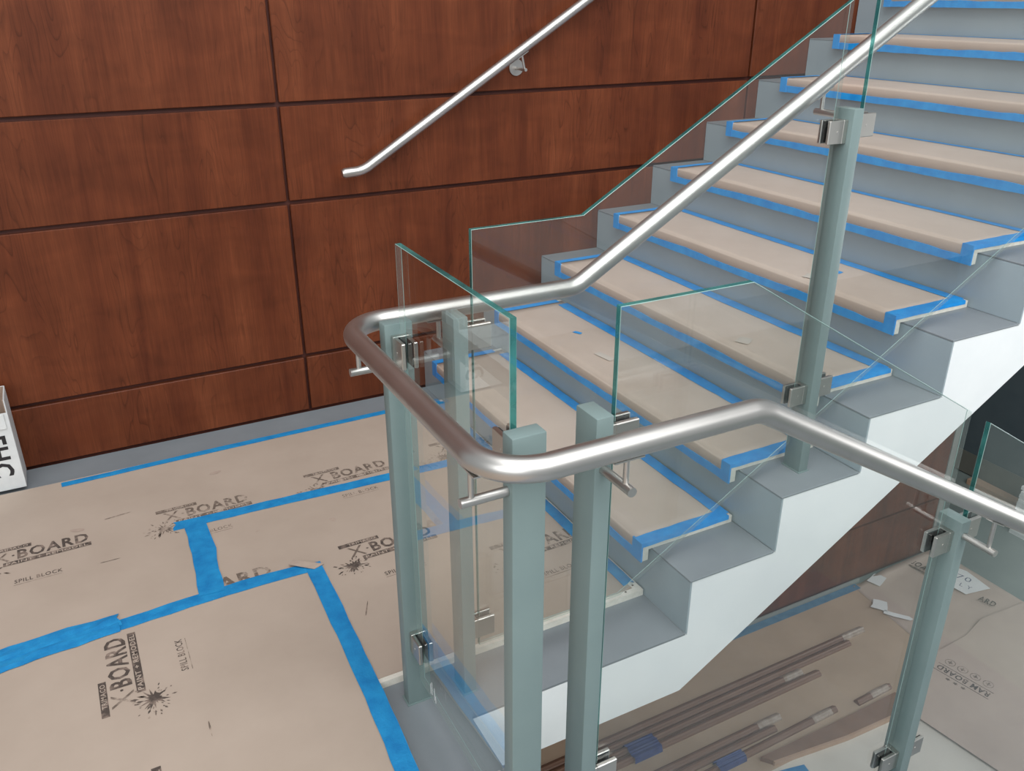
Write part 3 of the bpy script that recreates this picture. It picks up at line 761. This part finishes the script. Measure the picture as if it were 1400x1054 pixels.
# ------------------------------------------------------------------ lower floor
bm = bmesh.new(); box(bm, -3.3, 13.5, -6.6, 4.5, ZF-0.1, ZF)
floor = build('floor', bm, 'concrete', kind='structure', label='grey concrete floor of the lower level', cat='floor')
bm = bmesh.new(); prism(bm, [(0.2, -3.0), (2.52, -3.0), (2.52, 0.9), (0.2, 0.9)], ZF+0.0003, ZF+0.002)
build('floor_screed', bm, 'pale', kind='structure', label='pale floor strip at the foot of the lower flight', cat='floor')
bm = bmesh.new(); box(bm, 0.0, 3.10, W-0.012, W-0.0005, ZF, ZF+0.028, bev=0.001)
build('baseboard_back', bm, 'sidewall', kind='structure', label='light grey base strip under the lower wood wall', cat='baseboard')
bm = bmesh.new(); box(bm, 5.04, 5.2, 0.9, 4.5, ZF+0.20, 2.0)
far = build('wall_far', bm, 'dark', kind='structure', label='dark slate wall in the background of the lower level', cat='wall')
for y in (1.2, 2.62, 4.0):
    bm = bmesh.new(); box(bm, 5.028, 5.0395, y, y+0.05, ZF+0.20, 2.0); build('mullion', bm, 'dark', far)
bm = bmesh.new(); box(bm, 5.035, 5.2, 0.9, 4.5, ZF+0.012, ZF+0.1995)
build('baseboard_far', bm, 'dim', kind='structure', label='olive grey low wall band under the dark background wall', cat='wall')
bm = bmesh.new(); box(bm, 3.80, 5.03, 2.75, 2.85, ZF, 2.0)
build('wall_recess', bm, 'sidewall', kind='structure', label='grey painted wall past the end of the wood panelling', cat='wall')
bm = bmesh.new(); box(bm, 3.80, 3.86, W, 2.75, ZF, 2.0)
build('trim_1', bm, 'sidewall', kind='structure', label='grey end face of the wood panelled wall', cat='trim')

def wavy_sheet(label, pts, z, mat, seed, amp, th=0.0015, group='protection boards on the lower floor'):
    """board with soft wrinkles, its outline triangulated on a grid"""
    bm = bmesh.new(); prism(bm, pts, z, z+th)
    return build('floor_board', bm, mat, label=label, cat='floor protection', group=group)
zz = ZF+0.0025
s1 = wavy_sheet('brown board under the bundled mouldings on the lower floor', [(-0.2, 1.765), (3.08, 1.765), (3.10, 1.05), (2.5, 0.86), (-0.2, 0.86)], zz, 'kraft_low', 1, 0)
# creased paper running up against the wall
bm = bmesh.new(); nx, ny = 30, 22; g = []; rn = random.Random(5)
for i in range(nx+1):
    row = []
    for j in range(ny+1):
        u, v = i/nx, j/ny
        x = 3.02+0.866*u - 0.10*(1-u)*(1-v); y = 0.98+0.802*v - 0.02*(1-u)*v
        zt = zz+0.0025+0.010*max(0, math.sin(x*9+y*6)*math.sin(y*11-x*4))*min(1, 6*min(u, 1-u))*min(1, 6*min(v, 1-v))+rn.uniform(0, 0.0012)
        if v > 0.93 and u > 0.1: zt += (v-0.93)/0.07*0.03*min(1, (u-0.1)*4)
        row.append(bm.verts.new((x, y, zt)))
    g.append(row)
for i in range(nx):
    for j in range(ny): bm.faces.new((g[i][j], g[i+1][j], g[i+1][j+1], g[i][j+1]))
ex = bmesh.ops.extrude_edge_only(bm, edges=[e for e in bm.edges if e.is_boundary])
for v in [v for v in ex['geom'] if isinstance(v, bmesh.types.BMVert)]: v.co.z = zz+0.0018
s2 = build('floor_board', bm, 'kraft_grey', smooth=True, label='creased brown paper against the end of the lower wood wall', cat='floor protection', group='protection boards on the lower floor')
s3 = wavy_sheet('large brown board with icons at the lower right floor', [(2.41, 0.741), (2.47, 0.30), (2.60, -0.9), (3.92, -0.9), (3.89, 1.10), (3.46, 1.125), (3.241, 1.066), (3.017, 1.055), (2.778, 1.068), (2.55, 0.95)], zz+0.0165, 'kraft_grey', 3, 0)
# printing on the lower boards
T = frame((2.905, 0.668, zz+0.0184), (-0.18, 1)); bm = bmesh.new()
put_text(bm, 'RAM BOARD', (0.0, 0.305, -0.022, 0.022), T, 0, 0, 0.025)
put_poly(bm, rect(-0.01, 0.315, 0.032, 0.037), T, 0); put_poly(bm, rect(-0.01, 0.315, -0.037, -0.032), T, 0)
for i in range(4):
    cx, cy = 0.045+i*0.075, -0.085
    n = 20
    for (ra, rb) in ((0.030, 0.026),):
        for j in range(n):
            a, b = 2*math.pi*j/n, 2*math.pi*(j+1)/n
            put_poly(bm, [(cx+ra*math.cos(a), cy+ra*math.sin(a)), (cx+ra*math.cos(b), cy+ra*math.sin(b)), (cx+rb*math.cos(b), cy+rb*math.sin(b)), (cx+rb*math.cos(a), cy+rb*math.sin(a))], T, 0, 1)
    put_poly(bm, rect(cx-0.014, cx+0.014, cy-0.004, cy+0.005), T, 0, 1)
    put_poly(bm, rect(cx-0.004, cx+0.005, cy-0.016, cy+0.014), T, 0.0001, 1)
for i in range(3):
    cx, cy = 0.12+i*0.045, 0.062
    put_poly(bm, [(cx+0.016*math.cos(a*math.pi/5)*(1 if a % 2 else .6), cy+0.012*math.sin(a*math.pi/5)*(1 if a % 2 else .6)) for a in range(10)], T, 0, 1)
build('print', bm, ['ink_strong', 'ink'], s3)
T = frame((3.560, 1.735, zz+0.018), (0.15, -1)); bm = bmesh.new()
put_text(bm, 'BOARD', (-0.02, 0.170, 0.0, 0.065), T, 0, 0, 0.02); put_poly(bm, rect(-0.03, 0.17, -0.03, -0.012), T, 0, 1)
build('print', bm, ['ink_strong', 'ink'], s2)
T = frame((3.615, 1.262, zz+0.018), (0.30, -1)); bm = bmesh.new()
put_text(bm, 'ARD', (0.0, 0.105, 0.0, 0.06), T, 0, 0, 0.02); build('print', bm, ['ink_strong'], s2)

# tape along the lower wall
bm = bmesh.new(); ribbon(bm, [(0.2, 1.745), (1.5, 1.752), (3.05, 1.748)], 0.055, zz+0.0022, seed=12, step=0.06)
build('tape_strip', bm, 'tape_low', label='faded blue tape strip along the base of the lower wood wall', cat='tape')

# bundled wood mouldings
def moulding(label, x0, x1, ya, yb, z, w=0.028, hh=0.020, grp='wood mouldings on the lower floor', wrap=None):
    d = Vector((x1-x0, yb-ya, 0)); Lg = d.length; d.normalize(); n = Vector((-d.y, d.x, 0))
    prof = [(-w/2, 0), (w/2, 0), (w/2, hh*0.45), (w*0.30, hh*0.62), (w*0.12, hh*0.95), (-w*0.10, hh), (-w*0.22, hh*0.72), (-w*0.38, hh*0.64), (-w/2, hh*0.5)]
    t = thing('wood_moulding', ((x0+x1)/2, (ya+yb)/2, z), label, 'moulding', grp)
    def bar(s0, s1, k, mat, nm):
        bm = bmesh.new(); A = Vector((x0, ya, z))+d*s0; B = Vector((x0, ya, z))+d*s1
        a = [bm.verts.new(A+n*p[0]*k+Vector((0, 0, p[1]*k))) for p in prof]; b = [bm.verts.new(B+n*p[0]*k+Vector((0, 0, p[1]*k))) for p in prof]
        bm.faces.new(a); bm.faces.new(b)
        for i in range(len(prof)): bm.faces.new((a[i], a[(i+1) % len(prof)], b[(i+1) % len(prof)], b[i]))
        build(nm, bm, mat, t)
    bar(0, Lg, 1.0, 'mould', 'moulding_bar')
    if wrap: bar(Lg-wrap[0], Lg-wrap[1], 1.08, 'wrap', 'plastic_wrap')
zb = zz+0.002
moulding('long moulding farthest back, nearest the lower wood wall', -0.1, 2.56, 1.412, 1.416, zb, w=0.044, hh=0.026, wrap=(0.02, -0.16))
moulding('second long moulding from the lower wood wall', -0.1, 2.55, 1.362, 1.366, zb, w=0.044, hh=0.026)
moulding('third moulding from the lower wood wall, ending in clear plastic', -0.1, 1.96, 1.312, 1.316, zb, w=0.044, hh=0.026, wrap=(0.0, -0.14))
moulding('fourth moulding from the lower wood wall, longer than the third', -0.1, 2.19, 1.254, 1.262, zb, w=0.048, hh=0.026)
moulding('moulding at the back of the near bundle', 0.2, 1.58, 1.112, 1.116, zb, w=0.044, hh=0.026, wrap=(0.0, -0.16))
moulding('moulding in the middle of the near bundle', 0.2, 1.66, 1.060, 1.064, zb, w=0.044, hh=0.026)
moulding('moulding at the front of the near bundle beside the flat carton', 0.2, 2.06, 0.975, 1.012, zb, w=0.044, hh=0.026, wrap=(0.18, 0.04))
moulding('short moulding lying at the right end of the flat carton', 2.20, 2.47, 0.985, 0.992, zb, w=0.040, hh=0.026, wrap=(0.16, 0.02))
def wraptape(label, x0, x1, ya, yb, z0, z1):
    bm = bmesh.new(); n = 14; rows_ = []
    for j in range(n+1):
        y = ya+(yb-ya)*j/n; z = z1+0.002*math.cos(j*2.6)
        if j in (0, n): z = z0
        rows_.append([bm.verts.new((x0+random.uniform(-.006, .006), y, z)), bm.verts.new((x1+random.uniform(-.006, .006), y, z))])
    for a, b in zip(rows_, rows_[1:]): bm.faces.new((a[0], a[1], b[1], b[0]))
    build('tape_wrap', bm, 'tape_dark', label=label, cat='tape')
wraptape('navy blue tape wrapped around the moulding bundle by the wall', 0.85, 1.03, 1.222, 1.342, zb, zb+0.031)
wraptape('navy blue tape wrapped around the near moulding bundle', 1.20, 1.38, 0.965, 1.030, zb, zb+0.031)

# flat carton
fc = thing('flat_carton', (1.9, 0.87, zz), 'long flat brown carton beside the mouldings on the lower floor', 'box')
bm = bmesh.new(); prism(bm, [(1.44, 0.935), (2.055, 0.925), (2.44, 0.930), (2.455, 0.850), (2.33, 0.815), (1.95, 0.830), (1.48, 0.885)], zz+0.002, zz+0.030)
build('carton_body', bm, 'carton', fc)
bm = bmesh.new(); prism(bm, [(1.48, 0.8845), (1.95, 0.8295), (2.33, 0.8145), (2.33, 0.803), (1.95, 0.818), (1.48, 0.873)], zz+0.001, zz+0.031)
build('carton_lip', bm, 'carton_edge', fc)
bm = bmesh.new(); ribbon(bm, [(1.42, 0.815), (1.62, 0.775)], 0.075, zz+0.001, seed=31)
build('tape_strip', bm, 'tape', label='short bright blue tape piece on the pale floor strip', cat='tape')

# papers and scraps on the lower floor
pg = thing('paper_sheet', (3.70, 1.45, zz+0.02), 'white paper sheet with pen marks on the brown board behind the lower right post', 'paper')
bm = bmesh.new(); prism(bm, [(3.63, 1.62), (3.80, 1.575), (3.83, 1.50), (3.80, 1.30), (3.60, 1.335), (3.585, 1.48)], zz+0.0165, zz+0.0175); build('sheet', bm, 'paper', pg)
bm = bmesh.new(); T = frame((3.67, 1.52, zz+0.0180), (0.35, -1))
put_text(bm, '170', (0.0, 0.13, 0.02, 0.075), T, 0, 0, -0.01); put_text(bm, 'O L Y', (0.02, 0.16, -0.06, -0.02), T, 0, 0, -0.01)
build('pen_marks', bm, 'pencil', pg)
scrap('paper_scrap', 3.205, 1.725, zz+0.0165, 0.12, 0.085, 0.3, 'paper', 'white paper scrap at the corner of the lower wall tape', 'paper')
scrap('paper_scrap', 3.005, 1.527, zz+0.0165, 0.10, 0.095, 0.6, 'paper', 'white paper scrap in the middle of the creased brown paper', 'paper')
scrap('paper_scrap', 3.02, 1.400, zz+0.0165, 0.17, 0.040, -0.95, 'paper', 'narrow white paper strip left of the lower right post', 'paper')
# background plank and stacked white boards
bm = bmesh.new(); box(bm, 4.90, 4.99, 1.55, 2.30, ZF+0.0005, ZF+0.05, bev=0.003)
build('plank', bm, 'carton_edge', label='pale plank lying on the concrete before the dark wall', cat='plank')
for i in range(12):
    bm = bmesh.new(); e = random.uniform(-0.01, 0.01); box(bm, 4.55+e, 4.86+e, 1.02+e, 1.68+e, ZF+0.0005+i*0.034, ZF+0.031+i*0.034, bev=0.002)
    build('white_board', bm, 'white', label=['lowest', 'second lowest', 'third lowest', 'fourth lowest', 'fifth lowest', 'sixth lowest', 'sixth topmost', 'fifth topmost', 'fourth topmost', 'third topmost', 'second topmost', 'topmost'][i]+' white board in the low stack at the right edge', cat='board', group='stacked white boards')

# scraps on the stair treads and board marks
def tz_k(k): return k*h+ST+0.002+0.0040
scrap('tape_scrap', 0.995, 0.585, tz_k(4), 0.030, 0.085, 0.05, 'tape2', 'small blue tape piece on the fourth stair tread', 'tape')
scrap('tape_scrap', 0.415, 1.235, tz_k(2), 0.016, 0.035, 0.4, 'tape2', 'tiny blue tape flake on the second stair tread', 'tape')
scrap('tape_scrap', 0.890, 0.560, tz_k(4), 0.050, 0.055, 0.4, 'clear_tape', 'pale clear tape patch at the front of the fourth stair tread', 'tape')
scrap('tape_scrap', 0.375, 0.985, tz_k(2), 0.030, 0.085, 0.15, 'clear_tape', 'pale clear tape patch on the second stair tread', 'tape')
scrap('tape_scrap', 0.610, 0.545, tz_k(3), 0.050, 0.045, 0.5, 'clear_tape', 'pale clear tape patch at the front of the third stair tread', 'tape')
